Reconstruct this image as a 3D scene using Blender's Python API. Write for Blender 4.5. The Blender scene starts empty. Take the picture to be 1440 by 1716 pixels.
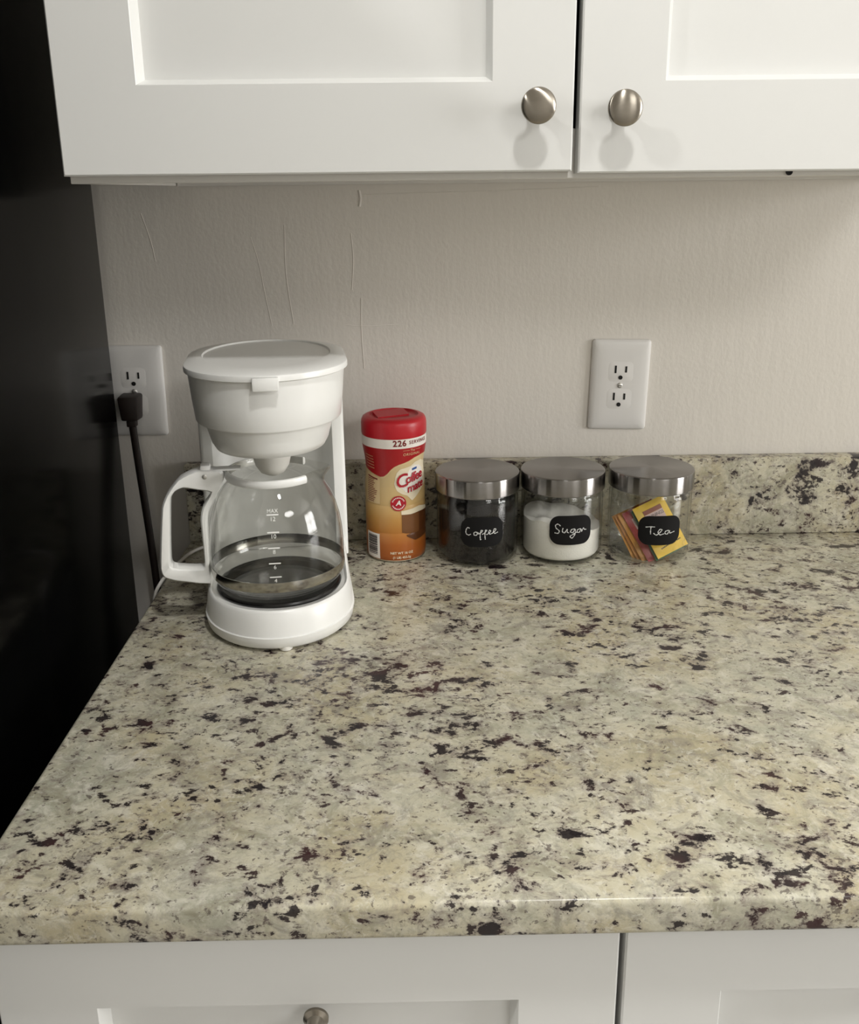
import bpy, bmesh, math, random
from mathutils import Vector, Matrix

scn = bpy.context.scene
COL = scn.collection
H = 0.914                       # counter top above the floor (m); object code below is written relative to it

# ------------------------------------------------------------------ camera
cd = bpy.data.cameras.new('camera'); cam = bpy.data.objects.new('camera', cd); COL.objects.link(cam)
PITCH, YAW, ROLL = 0.28954, 0.01155, -0.01107
fw = Vector((math.sin(YAW)*math.cos(PITCH), math.cos(YAW)*math.cos(PITCH), -math.sin(PITCH)))
rt = Vector((math.cos(YAW), -math.sin(YAW), 0)); up = rt.cross(fw)
c_, s_ = math.cos(ROLL), math.sin(ROLL)
r2 = rt*c_ + up*s_; u2 = up*c_ - rt*s_
M = Matrix((r2, u2, -fw)).transposed().to_4x4()
M.translation = Vector((-0.01176, -1.11395, 0.42115 + H))
cam.matrix_world = M
cd.sensor_fit = 'HORIZONTAL'; cd.sensor_width = 36; cd.lens = 1548.6/1440*36
cd.shift_y = -76.25/1440; cd.clip_start = 0.02
scn.camera = cam

# ------------------------------------------------------------------ light
scn.view_settings.view_transform = 'Standard'; scn.view_settings.look = 'None'
scn.view_settings.gamma = 1; scn.view_settings.use_curve_mapping = False
scn.view_settings.exposure = 0.08
w = bpy.data.worlds.new('world'); scn.world = w; w.use_nodes = True
w.node_tree.nodes['Background'].inputs[0].default_value = (1, .97, .93, 1)
w.node_tree.nodes['Background'].inputs[1].default_value = 0.25
CEIL = 1.53
def disk_light(x, y, power, size=.13, col=(1, .99, .965)):
    l = bpy.data.lights.new('can_or_fill', 'AREA'); l.shape = 'DISK'; l.size = size; l.energy = power; l.color = col
    o = bpy.data.objects.new('can_or_fill_light', l); COL.objects.link(o)
    o.location = (x, y, H + CEIL - .012)
disk_light(.20, -1.02, 8.4)  # assumed ceiling can, out of view, placed from the knob shadows
disk_light(-1.15, -1.10, 10)  # second assumed can, unseen, placed from the sideways knob shadow
disk_light(1.50, -2.50, 25, .9)           # soft fill lamp added out of view to brighten the base fronts
wl_ = bpy.data.lights.new('assumed_window_light', 'AREA'); wl_.shape = 'RECTANGLE'; wl_.size = 1.3; wl_.size_y = 1.1; wl_.energy = 58; wl_.color = (1, .995, .99)  # soft side light added for an assumed, unseen window
wo = bpy.data.objects.new('assumed_window_light', wl_); COL.objects.link(wo); wo.location = (3.185, -1.25, H+.60); wo.rotation_euler = (0, math.radians(90), 0)

# ------------------------------------------------------------------ helpers
def lin(c):
    return tuple(((v/255)/12.92 if v/255 <= .04045 else ((v/255+.055)/1.055)**2.4) for v in c)
def setin(n, k, v):
    n.inputs[k].default_value = (*v, 1) if isinstance(v, tuple) and len(v) == 3 and n.inputs[k].type == 'RGBA' else v
def newmat(name):
    m = bpy.data.materials.new(name); m.use_nodes = True
    return m, m.node_tree, m.node_tree.nodes['Principled BSDF']
def pbr(name, col, rough=.5, metal=0., spec=.5, bump=None, coat=0.):
    m, nt, b = newmat(name)
    setin(b, 'Base Color', col); setin(b, 'Roughness', rough); setin(b, 'Metallic', metal); setin(b, 'Specular IOR Level', spec)
    if coat: setin(b, 'Coat Weight', coat); setin(b, 'Coat Roughness', .08)
    if bump:
        sc, st, det = bump
        tc = nt.nodes.new('ShaderNodeTexCoord'); n = nt.nodes.new('ShaderNodeTexNoise')
        setin(n, 'Scale', sc); setin(n, 'Detail', det)
        bp = nt.nodes.new('ShaderNodeBump'); setin(bp, 'Strength', st); setin(bp, 'Distance', .002)
        nt.links.new(tc.outputs['Object'], n.inputs['Vector']); nt.links.new(n.outputs['Fac'], bp.inputs['Height'])
        nt.links.new(bp.outputs['Normal'], b.inputs['Normal'])
    return m
def ramp(nt, stops, interp='LINEAR'):
    r = nt.nodes.new('ShaderNodeValToRGB'); r.color_ramp.interpolation = interp
    e = r.color_ramp.elements
    while len(e) < len(stops): e.new(.5)
    for i, (p, c) in enumerate(stops):
        e[i].position = p; e[i].color = (*c, 1) if isinstance(c, tuple) else (c, c, c, 1)
    return r

def obj(name, data, mat, parent=None, smooth=None):
    """data = bmesh or (verts, faces); smooth = sharp angle in degrees or None for flat"""
    me = bpy.data.meshes.new(name)
    if isinstance(data, bmesh.types.BMesh):
        data.to_mesh(me); data.free()
    else:
        me.from_pydata([tuple(v) for v in data[0]], [], data[1]); me.update()
    if smooth is not None:
        me.polygons.foreach_set('use_smooth', [True]*len(me.polygons))
        me.set_sharp_from_angle(angle=math.radians(smooth))
    if mat: me.materials.append(mat)
    o = bpy.data.objects.new(name, me); COL.objects.link(o)
    if parent: o.parent = parent
    return o
def tag(o, label, cat, group=None, kind=None):
    o['label'] = label; o['category'] = cat
    if group: o['group'] = group
    if kind: o['kind'] = kind
    return o
def thing(name, label, cat, loc, rz=0, group=None):
    o = bpy.data.objects.new(name, None); COL.objects.link(o); o.empty_display_size = .05
    o.location = (loc[0], loc[1], loc[2] + H); o.rotation_euler = (0, 0, rz)
    return tag(o, label, cat, group)
def struct(o):
    o['kind'] = 'structure'; return o

def box(x0, x1, y0, y1, z0, z1, bev=0., seg=2, bm=None):
    b = bm or bmesh.new()
    r = bmesh.ops.create_cube(b, size=1)
    for v in r['verts']:
        v.co = Vector((x0 if v.co.x < 0 else x1, y0 if v.co.y < 0 else y1, z0 if v.co.z < 0 else z1))
    if bev:
        es = list({e for v in r['verts'] for e in v.link_edges})
        bmesh.ops.bevel(b, geom=es, offset=bev, segments=seg, profile=.5, affect='EDGES')
    return b
def lathe(prof, n=64, axis='z', cap=True, a0=0., a1=2*math.pi):
    vs, fs = [], []
    full = abs(a1-a0-2*math.pi) < 1e-6
    m = n if full else n+1
    rings = []
    for r, z in prof:
        if r < 1e-7:
            rings.append([len(vs)]*m); vs.append((0, 0, z)); continue
        ring = []
        for i in range(m):
            a = a0 + (a1-a0)*i/n
            ring.append(len(vs)); vs.append((r*math.cos(a), r*math.sin(a), z))
        rings.append(ring)
    for A, B in zip(rings, rings[1:]):
        for i in range(n):
            j = (i+1) % m
            f = [A[i], A[j], B[j], B[i]]
            g = []
            for q in f:
                if q not in g: g.append(q)
            if len(g) > 2: fs.append(g)
    if not full:
        fs.append([R[0] for R in rings][::-1]); fs.append([R[-1] for R in rings])
    if axis == '-y':      # z axis -> pointing to -y
        vs = [(x, -z, y) for x, y, z in vs]
    return vs, fs
def loft(rings, cap0=True, cap1=True):
    vs, fs = [], []; n = len(rings[0])
    for R in rings: vs += [tuple(p) for p in R]
    for k in range(len(rings)-1):
        for i in range(n):
            j = (i+1) % n
            fs.append([k*n+i, k*n+j, (k+1)*n+j, (k+1)*n+i])
    if cap0: fs.append(list(range(n))[::-1])
    if cap1: fs.append([(len(rings)-1)*n+i for i in range(n)])
    return vs, fs
def catmull(pts, k=6):
    P = [Vector(p) for p in pts]; out = []
    for i in range(len(P)-1):
        a, b, c, d = P[max(i-1, 0)], P[i], P[i+1], P[min(i+2, len(P)-1)]
        for j in range(k):
            t = j/k
            out.append(.5*((2*b)+(c-a)*t+(2*a-5*b+4*c-d)*t*t+(3*b-a-3*c+d)*t**3))
    out.append(P[-1]); return out
def tube(pts, r, n=10, k=6, flat=1., side=None):
    P = catmull(pts, k); rings = []
    prev = None
    for i, p in enumerate(P):
        t = (P[min(i+1, len(P)-1)] - P[max(i-1, 0)]).normalized()
        a = Vector(side) if side else (prev or (Vector((0, 0, 1)) if abs(t.z) < .9 else Vector((1, 0, 0))))
        a = (a - t*a.dot(t)).normalized(); b = t.cross(a); prev = a
        rings.append([p + a*r*math.cos(2*math.pi*q/n) + b*r*flat*math.sin(2*math.pi*q/n) for q in range(n)])
    return loft(rings)
_txt = {}
def text_geo(s, size, shear=0., space=1., bold=0.):
    k = (s, size, shear, space, bold)
    if k in _txt: return _txt[k]
    cu = bpy.data.curves.new('t', 'FONT'); cu.body = s; cu.size = size; cu.shear = shear; cu.space_character = space
    cu.align_x = 'CENTER'; cu.align_y = 'CENTER'; cu.resolution_u = 3; cu.offset = bold
    o = bpy.data.objects.new('t', cu); COL.objects.link(o)
    bpy.context.view_layer.update()
    me = o.evaluated_get(bpy.context.evaluated_depsgraph_get()).to_mesh()
    g = ([tuple(v.co) for v in me.vertices], [list(p.vertices) for p in me.polygons])
    o.evaluated_get(bpy.context.evaluated_depsgraph_get()).to_mesh_clear()
    bpy.data.objects.remove(o); bpy.data.curves.remove(cu)
    _txt[k] = g; return g
def join_geo(*gs):
    vs, fs = [], []
    for v, f in gs:
        o = len(vs); vs += list(v); fs += [[i+o for i in q] for q in f]
    return vs, fs
def place2(g, x, y, rot=0.):
    c, s = math.cos(rot), math.sin(rot)
    return [(v[0]*c-v[1]*s+x, v[0]*s+v[1]*c+y, 0) for v in g[0]], g[1]
def ribbon(pts, wdt, k=5):
    P = catmull([(p[0], p[1], 0) for p in pts], k) if len(pts) > 2 else [Vector((p[0], p[1], 0)) for p in pts]
    vs, fs = [], []
    for i, p in enumerate(P):
        t = (P[min(i+1, len(P)-1)] - P[max(i-1, 0)]); t = t.normalized() if t.length > 1e-9 else Vector((1, 0, 0))
        n = Vector((-t.y, t.x, 0))
        ww = wdt*(.75 + .25*math.sin(i*1.3))
        vs += [tuple(p+n*ww/2), tuple(p-n*ww/2)]
        if i: fs.append([2*i-2, 2*i-1, 2*i+1, 2*i])
    return vs, fs
def wrap(g, rad, off=.0003, az0=0., z0=0.):
    """flat (arc length, height) -> surface of revolution about z; az 0 = -y, positive towards +x"""
    out = []
    for x, y, _ in g[0]:
        z = z0+y; r = rad(z); a = math.radians(az0) + x/r
        out.append(((r+off)*math.sin(a), -(r+off)*math.cos(a), z))
    return out, g[1]
def patch(azs, lo, hi, rad, off=.0003, n=24, rows=8):
    """curved sheet between azimuths, lower/upper edge functions of azimuth (degrees)"""
    vs, fs = [], []
    for i in range(n+1):
        a = azs[0] + (azs[1]-azs[0])*i/n; l, h = lo(a), hi(a)
        for j in range(rows+1):
            z = l+(h-l)*j/rows; r = rad(z)+off; q = math.radians(a)
            vs.append((r*math.sin(q), -r*math.cos(q), z))
    m = rows+1
    for i in range(n):
        for j in range(rows): fs.append([i*m+j, (i+1)*m+j, (i+1)*m+j+1, i*m+j+1])
    return vs, fs
def interp(tab):
    def f(x):
        if x <= tab[0][0]: return tab[0][1]
        for (a, b), (c, d) in zip(tab, tab[1:]):
            if x <= c: return b+(d-b)*(x-a)/(c-a)
        return tab[-1][1]
    return f
def smooth(a, b, x):
    t = min(1, max(0, (x-a)/(b-a))); return t*t*(3-2*t)

# ------------------------------------------------------------------ materials
def granite():
    m, nt, b = newmat('granite'); L = nt.links.new
    tc = nt.nodes.new('ShaderNodeTexCoord')
    def noise(scale, det, rough, dist=0., vec=None, mapscale=None, off=(0, 0, 0)):
        mp = nt.nodes.new('ShaderNodeMapping'); L(tc.outputs['Object'], mp.inputs['Vector'])
        mp.inputs['Location'].default_value = off
        if mapscale: mp.inputs['Scale'].default_value = mapscale
        mp.inputs['Rotation'].default_value = (0, 0, .25)
        n = nt.nodes.new('ShaderNodeTexNoise'); L(mp.outputs['Vector'], n.inputs['Vector'])
        setin(n, 'Scale', scale); setin(n, 'Detail', det); setin(n, 'Roughness', rough); setin(n, 'Distortion', dist)
        return n.outputs['Fac']
    def mix(fac, a, c, mode='MIX'):
        x = nt.nodes.new('ShaderNodeMix'); x.data_type = 'RGBA'; x.blend_type = mode
        for s, v in ((0, fac), (6, a), (7, c)):
            if isinstance(v, (int, float)): x.inputs[s].default_value = v
            elif isinstance(v, tuple): x.inputs[s].default_value = (*v, 1)
            else: L(v, x.inputs[s])
        return x.outputs[2]
    def thr(fac, a, c):
        r = ramp(nt, [(a, 0.), (c, 1.)]); L(fac, r.inputs[0]); return r.outputs[0]
    def mul(a, c):
        x = nt.nodes.new('ShaderNodeMath'); x.operation = 'MULTIPLY'
        for i, v in ((0, a), (1, c)):
            if isinstance(v, (int, float)): x.inputs[i].default_value = v
            else: L(v, x.inputs[i])
        return x.outputs[0]
    cream = lin((204, 199, 177)); green = lin((180, 179, 161)); tan = lin((190, 180, 150)); pale = lin((222, 218, 204)); grey = lin((150, 145, 133))
    r0 = ramp(nt, [(.36, green), (.5, cream), (.62, tan)]); L(noise(9, 6, .65, .4), r0.inputs[0])
    col = mix(mul(thr(noise(42, 7, .75, .8, off=(3, 1, 0)), .50, .64), .65), r0.outputs[0], pale)
    col = mix(mul(thr(noise(34, 7, .75, 1.0, off=(7, 4, 2)), .50, .64), .80), col, grey)
    col = mix(mul(thr(noise(130, 5, .75, .5, off=(1, 8, 2)), .52, .68), .45), col, lin((140, 133, 121)))
    col = mix(mul(thr(noise(20, 6, .7, 1.2, off=(13, 2, 6)), .51, .66), .72), col, lin((150, 146, 124)))
    col = mix(mul(thr(noise(70, 6, .7, 1.5, off=(2, 17, 3)), .55, .66), .60), col, lin((226, 223, 208)))
    drift = noise(8, 5, .65, .5, off=(5, 5, 5))
    def grains(scale, lo, hi, off, k, ms=(.8, 1, 1), det=6):
        n = noise(scale, det, .66, .25, off=off, mapscale=ms)
        a = nt.nodes.new('ShaderNodeMath'); a.operation = 'MULTIPLY_ADD'; L(drift, a.inputs[0]); a.inputs[1].default_value = k; L(n, a.inputs[2])
        return a.outputs[0], lo, hi
    b1 = grains(46, .690, .722, (0, 0, 0), .20, (.78, 1, 1), 6); m1 = grains(96, .722, .756, (11, 3, 4), .24, (.75, 1, 1), 4); s1 = grains(200, .705, .750, (4, 13, 7), .22, (.8, 1, 1), 3)
    # soft violet-brown halo where grains gather, then the grains
    col = mix(mul(thr(b1[0], .620, .72), .62), col, lin((128, 114, 110)))
    col = mix(mul(thr(m1[0], .66, .75), .52), col, lin((120, 108, 102)))
    dcol = ramp(nt, [(.48, lin((31, 25, 29))), (.64, lin((60, 36, 38)))]); L(noise(20, 3, .6, 0, off=(8, 1, 1)), dcol.inputs[0])
    col = mix(mul(thr(*s1), .70), col, lin((84, 72, 70)))
    col = mix(mul(thr(*m1), .92), col, dcol.outputs[0])
    col = mix(mul(thr(*b1), .95), col, dcol.outputs[0])
    L(col, b.inputs['Base Color'])
    setin(b, 'Roughness', .26); setin(b, 'Specular IOR Level', .42)
    return m
def wall_paint():
    m, nt, b = newmat('wall_paint'); L = nt.links.new
    setin(b, 'Base Color', lin((226, 221, 213))); setin(b, 'Roughness', .62); setin(b, 'Specular IOR Level', .3)
    tc = nt.nodes.new('ShaderNodeTexCoord')
    def noise(scale, ms, det):
        mp = nt.nodes.new('ShaderNodeMapping'); L(tc.outputs['Object'], mp.inputs['Vector']); mp.inputs['Scale'].default_value = ms
        n = nt.nodes.new('ShaderNodeTexNoise'); L(mp.outputs['Vector'], n.inputs['Vector']); setin(n, 'Scale', scale); setin(n, 'Detail', det)
        return n.outputs['Fac']
    a = nt.nodes.new('ShaderNodeMath'); a.operation = 'MULTIPLY_ADD'
    L(noise(28, (2.2, 1, .35), 5), a.inputs[0]); a.inputs[1].default_value = 1.6; L(noise(210, (1, 1, .7), 3), a.inputs[2])
    bp = nt.nodes.new('ShaderNodeBump'); setin(bp, 'Strength', .2); setin(bp, 'Distance', .0015); L(a.outputs[0], bp.inputs['Height']); L(bp.outputs['Normal'], b.inputs['Normal'])
    return m
def thin_glass(name, tint, ior=1.5, rough=0.):
    m = bpy.data.materials.new(name); m.use_nodes = True; nt = m.node_tree; nt.nodes.clear(); L = nt.links.new
    out = nt.nodes.new('ShaderNodeOutputMaterial'); mx = nt.nodes.new('ShaderNodeMixShader')
    t = nt.nodes.new('ShaderNodeBsdfTransparent'); t.inputs[0].default_value = (*tint, 1)
    g = nt.nodes.new('ShaderNodeBsdfGlossy'); g.inputs['Roughness'].default_value = rough
    f = nt.nodes.new('ShaderNodeFresnel'); ge = nt.nodes.new('ShaderNodeNewGeometry')
    q = nt.nodes.new('ShaderNodeMapRange'); L(ge.outputs['Backfacing'], q.inputs[0]); q.inputs[3].default_value = ior; q.inputs[4].default_value = 1/ior; L(q.outputs[0], f.inputs[0])
    L(f.outputs[0], mx.inputs[0]); L(t.outputs[0], mx.inputs[1]); L(g.outputs[0], mx.inputs[2]); L(mx.outputs[0], out.inputs[0])
    return m
def brushed(name, col, rough, aniso, axis='Z', rot=0.):
    m, nt, b = newmat(name); L = nt.links.new
    setin(b, 'Base Color', col); setin(b, 'Metallic', 1.); setin(b, 'Roughness', rough); setin(b, 'Anisotropic', aniso)
    t = nt.nodes.new('ShaderNodeTangent'); t.direction_type = 'RADIAL'; t.axis = axis
    L(t.outputs[0], b.inputs['Tangent']); setin(b, 'Anisotropic Rotation', rot)
    return m

G = granite()
WALL = wall_paint()
WHITE = pbr('cabinet_white', lin((229, 229, 226)), .32, spec=.45)
CARC = pbr('cabinet_carcass', lin((225, 222, 216)), .5)
SHADEIN = pbr('cabinet_interior_shade', lin((70, 66, 62)), .7)  # dark colour stands in for the shade behind the closed doors
CEILM = pbr('ceiling_white', lin((235, 233, 228)), .8, bump=(60, .2, 4))
FLOORM = pbr('floor_tile', lin((142, 138, 132)), .45, bump=(8, .1, 4))
ROOMW = pbr('room_paint', lin((205, 203, 198)), .7)
FRIDGE = pbr('fridge_black', lin((6, 6, 6)), .14, spec=.075)
FRIDGE2 = pbr('gasket_black', lin((20, 20, 20)), .6)
PLATE = pbr('plate_plastic', lin((226, 224, 221)), .34, spec=.45)
SLOT = pbr('slot_black', lin((12, 11, 11)), .8)
SCREW = pbr('screw_metal', lin((205, 203, 198)), .3, .6)
CORDB = pbr('brown_rubber', lin((32, 22, 18)), .5)
PLASTIC = pbr('white_plastic', lin((240, 240, 237)), .28, spec=.5)
PLASTIC2 = pbr('white_plastic_satin', lin((232, 230, 224)), .4, spec=.4)
BLACKP = pbr('black_enamel', lin((16, 15, 15)), .22)
GLASS = thin_glass('clear_glass', (.978, .980, .972))
GLASSC = thin_glass('carafe_glass', (.965, .965, .955))
STEEL = brushed('brushed_steel', lin((146, 143, 141)), .21, 1.0, 'Z', .25)
NICKEL = brushed('brushed_nickel', lin((160, 153, 142)), .27, .9, 'X')
CHROME = pbr('polished_band', lin((190, 188, 182)), .16, 1.)
PRINTW = pbr('white_print', lin((240, 240, 236)), .5)

# ------------------------------------------------------------------ the room
X0, X1, Y0 = -1.32, 3.2, -3.6
FL = -.0
def slab(name, x0, x1, y0, y1, z0, z1, mat):
    return struct(obj(name, box(x0, x1, y0, y1, z0, z1), mat))
slab('floor', X0-.1, X1+.1, Y0-.1, .1, -.08, 0, FLOORM)
slab('ceiling', X0-.1, X1+.1, Y0-.1, .1, H+CEIL, H+CEIL+.08, CEILM)
slab('wall_back', X0-.1, X1+.1, 0, .1, 0, H+CEIL, WALL)
WB = bpy.data.objects['wall_back']
def ridge(pts, r): obj('paint_ridge', tube([(x, -.0001, H+z) for x, z in pts], r, 6, 5, .5), WALL, WB, 60)
ridge([(-.072, .418), (.02, .4195), (.10, .421), (.20, .424)], .0007)
ridge([(-.077, .423), (-.0755, .414), (-.077, .405)], .0016)
ridge([(-.205, .372), (-.198, .345), (-.192, .305), (-.186, .268)], .0004)
ridge([(-.165, .385), (-.166, .33), (-.160, .27)], .0005)
ridge([(-.088, .375), (-.086, .345), (-.089, .31)], .0006)
ridge([(-.098, .268), (-.07, .2665), (-.034, .268)], .0005)
ridge([(-.078, .30), (-.079, .26), (-.077, .215)], .0006)
ridge([(-.33, .40), (-.322, .37), (-.318, .345)], .0006)
slab('wall_left', X0-.1, X0, Y0, 0, 0, H+CEIL, ROOMW)
slab('wall_right', X1, X1+.1, Y0, 0, 0, H+CEIL, ROOMW)
slab('wall_front', X0, X1, Y0-.1, Y0, 0, H+CEIL, ROOMW)

# assumed window on the right wall, unseen, added around the soft side light
wf = struct(obj('assumed_window_1', box(3.188, 3.1995, -1.95, -.55, H-.02, H+1.22), ROOMW))
for a in ((-1.95, -1.88, -.02, 1.22), (-.62, -.55, -.02, 1.22), (-1.88, -.62, -.02, .05), (-1.88, -.62, 1.15, 1.22), (-1.27, -1.23, .05, 1.15), (-1.88, -.62, .58, .62)):
    obj('assumed_window_frame', box(3.150, 3.1875, a[0], a[1], H+a[2], H+a[3], .003, 1), CEILM, wf)
# assumed recessed ceiling lamps, out of view, around the can lights, and a ring for the added fill lamp
for x, y, r, lab in ((.20, -1.02, .072, 'assumed round recessed ceiling lamp in front of the wall cabinet'), (-1.15, -1.10, .072, 'assumed round recessed ceiling lamp in front of the refrigerator'), (1.50, -2.50, .46, 'added round fill lamp on the ceiling at the back of the room')):
    t = thing('added_ceiling_lamp', lab, 'ceiling lamp', (x, y, CEIL), 0, 'added ceiling lamps')
    obj('trim_ring', lathe([(r, -.0005), (r+.018, -.0005), (r+.016, -.008), (r+.004, -.016), (r, -.016), (r, -.0005)], 48), CEILM, t, 40)
# ------------------------------------------------------------------ cabinets
def door_geo(x0, x1, z0, z1, yf, yb, sx, rz_b, rz_t, depth=.0105, slope=.0048, bev=.0012):
    """shaker front: frame with a sloped inner edge; returns frame geometry and the opening rectangle"""
    bm = bmesh.new()
    def ring(xa, xb, za, zb, y): return [bm.verts.new((xa, y, za)), bm.verts.new((xb, y, za)), bm.verts.new((xb, y, zb)), bm.verts.new((xa, y, zb))]
    R = [ring(x0, x1, z0, z1, yb), ring(x0, x1, z0+bev, z1-bev, yf+bev), ring(x0+bev, x1-bev, z0+bev*1.6, z1-bev*1.6, yf)]
    R[1][0].co.z = R[1][1].co.z = z0; R[1][2].co.z = R[1][3].co.z = z1
    for v, s, t in zip(R[2], (1, -1, -1, 1), (1, 1, -1, -1)): v.co = Vector((x0+bev if s > 0 else x1-bev, yf, z0+bev if t > 0 else z1-bev))
    ix0, ix1, iz0, iz1 = x0+sx, x1-sx, z0+rz_b, z1-rz_t
    R.append(ring(ix0, ix1, iz0, iz1, yf))
    R.append(ring(ix0+.0006, ix1-.0006, iz0+.0006, iz1-.0006, yf+.0006))
    R.append(ring(ix0+slope, ix1-slope, iz0+slope, iz1-slope, yf+depth))
    R.append(ring(ix0+slope, ix1-slope, iz0+slope, iz1-slope, yb))
    for A, B in zip(R, R[1:]+R[:1]):
        for i in range(4):
            j = (i+1) % 4
            bm.faces.new((A[i], A[j], B[j], B[i]))
    bmesh.ops.recalc_face_normals(bm, faces=bm.faces)
    return bm, (ix0+slope, ix1-slope, iz0+slope, iz1-slope, yf+depth, yb)
KNOB = [(0, 0), (.0085, 0), (.0085, .002), (.0058, .004), (.005, .010), (.0062, .0145), (.0110, .0178), (.0134, .0196), (.0138, .0208), (.0135, .0218), (.0126, .0226), (.0100, .0237), (.0066, .0245), (.0033, .0249), (0, .0250)]
def front(name, root, x0, x1, z0, z1, yf, sx, rb, rtp, knob, cat_label=None):
    bm, op = door_geo(x0, x1, z0, z1, yf, yf+.019, sx, rb, rtp)
    d = obj(name, bm, WHITE, root)
    obj('panel', box(op[0]-.0004, op[1]+.0004, op[4], op[5]-.002, op[2]-.0004, op[3]+.0004), WHITE, d)
    k = None
    if knob:
        k = obj('knob', lathe(KNOB, 48, '-y'), NICKEL, d, 40); k.location = (knob[0], yf-.0002, knob[1]); k['label'] = 'brushed nickel round knob'
    return d, k
XL, XR = -.2987, .5362
uc = thing('upper_cabinet', 'white shaker wall cabinet with two doors above the counter', 'cabinet', (0, 0, 0))
ZB, ZT = .430, 1.19
obj('side_panel', box(XL, XL+.016, -.286, -.001, ZB, ZT), CARC, uc)
obj('side_panel', box(XR-.016, XR, -.286, -.001, ZB, ZT), CARC, uc)
obj('bottom_panel', box(XL+.016, XR-.016, -.286, -.001, .4465, .459), CARC, uc)
obj('top_panel', box(XL+.016, XR-.016, -.286, -.001, ZT-.014, ZT), CARC, uc)
obj('back_panel', box(XL+.016, XR-.016, -.008, -.001, .459, ZT-.014), SHADEIN, uc)
obj('hanging_rail', box(XL+.0175, XR-.016, -.016, -.001, .4296, .4465), CARC, uc)
obj('bottom_rail', box(XL, XR, -.305, -.286, ZB, .4696, .0006, 1), CARC, uc)
obj('top_rail', box(XL, XR, -.305, -.286, ZT-.04, ZT), CARC, uc)
obj('face_stile', box(XL, XL+.038, -.305, -.286, .4696, ZT-.04), CARC, uc)
obj('face_stile', box(XR-.038, XR, -.305, -.286, .4696, ZT-.04), CARC, uc)
d1 = front('door', uc, -.2969, .1161, .4357, ZT-.006, -.3245, .0652, .0682, .068, (.0853, .4842))
d1[1].rotation_euler = (0, math.radians(-42), 0)
d2 = front('door', uc, .1212, .5344, .4340, ZT-.006, -.3245, .0676, .0695, .068, (.1531, .4819))
k = obj('screw_hole', lathe([(0, 0), (.0028, 0), (.0028, .0012), (.0016, .0013), (0, .0006)], 16, '-y'), SLOT, uc, 40); k.location = (.3020, -.305, .4335)

bc = thing('base_cabinet', 'white shaker base cabinet with drawers under the granite counter', 'cabinet', (0, 0, 0))
BB = -H+.10
obj('side_panel', box(XL, XL+.016, -.586, -.004, BB, -.0275), CARC, bc)
obj('side_panel', box(XR-.016, XR, -.586, -.004, BB, -.0275), CARC, bc)
obj('bottom_panel', box(XL+.016, XR-.016, -.586, -.004, BB, BB+.016), CARC, bc)
obj('toe_kick', box(XL, XR, -.54, -.52, -H+.0005, BB), CARC, bc)
obj('top_rail', box(XL, XR, -.605, -.586, -.06, -.0275), CARC, bc)
obj('centre_stile', box(.095, .142, -.605, -.586, BB, -.06), CARC, bc)
obj('face_stile', box(XL, XL+.038, -.605, -.586, BB, -.06), CARC, bc)
obj('face_stile', box(XR-.038, XR, -.605, -.586, BB, -.06), CARC, bc)
front('drawer', bc, -.2969, .1152, -.218, -.0320, -.6245, .0655, .062, .0655, (-.0862, -.1085))
front('drawer', bc, .1192, .5344, -.218, -.0320, -.6245, .0655, .062, .0615, (.327, -.1085))
front('door', bc, -.2969, .1152, BB+.004, -.222, -.6245, .0655, .065, .065, (.085, -.27))
front('door', bc, .1192, .5344, BB+.004, -.222, -.6245, .0655, .065, .065, (.150, -.27))

ct = obj('countertop', box(-.304, 1.30, -.645, -.0005, H-.0272, H, .0042, 4), G, None, 35)
tag(ct, 'speckled cream and burgundy granite countertop slab with eased front edge', 'countertop')
bs = obj('backsplash', box(-.302, 1.30, -.0205, -.0006, H+.0002, H+.1005, .0016, 2), G, None, 35)
tag(bs, 'low granite backsplash strip standing along the wall', 'backsplash')
# ------------------------------------------------------------------ second base unit carrying the slab to the right of the frame
bc2 = thing('base_cabinet', 'white base cabinet end unit carrying the counter at the far right', 'cabinet', (0, 0, 0))
obj('body', box(.5385, 1.28, -.605, -.004, BB, -.0275), CARC, bc2)
obj('toe_kick', box(.5385, 1.28, -.54, -.52, -H+.0005, BB), CARC, bc2)
front('door', bc2, .5402, 1.278, BB+.004, -.0320, -.6245, .0655, .065, .065, (.60, -.12))

# ------------------------------------------------------------------ refrigerator
fr = thing('refrigerator', 'tall glossy black refrigerator left of the counter', 'refrigerator', (-.3665, 0, -H))
obj('body', box(-.90, 0, -.70, -.047, .03, 1.76, .006, 3), FRIDGE, fr, 40)
obj('gasket', box(-.89, -.012, -.712, -.70, .05, 1.75), FRIDGE2, fr)
for z0, z1, hz in ((.06, 1.16, (.55, 1.08)), (1.17, 1.755, (1.22, 1.6))):
    d = obj('door', box(-.90, 0, -.765, -.712, z0, z1, .008, 3), FRIDGE, fr, 40)
    obj('handle', tube([(-.84, -.765, hz[0]), (-.84, -.80, hz[0]+.02), (-.84, -.81, sum(hz)/2), (-.84, -.80, hz[1]-.02), (-.84, -.765, hz[1])], .011), FRIDGE, d, 60)
for x in (-.82, -.08):
    for y in (-.64, -.12): 
        f = obj('foot', lathe([(0, 0), (.02, 0), (.02, .012), (.008, .014), (.008, .032), (0, .032)], 20), FRIDGE2, fr, 40); f.location = (x, y, 0.0003)

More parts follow.
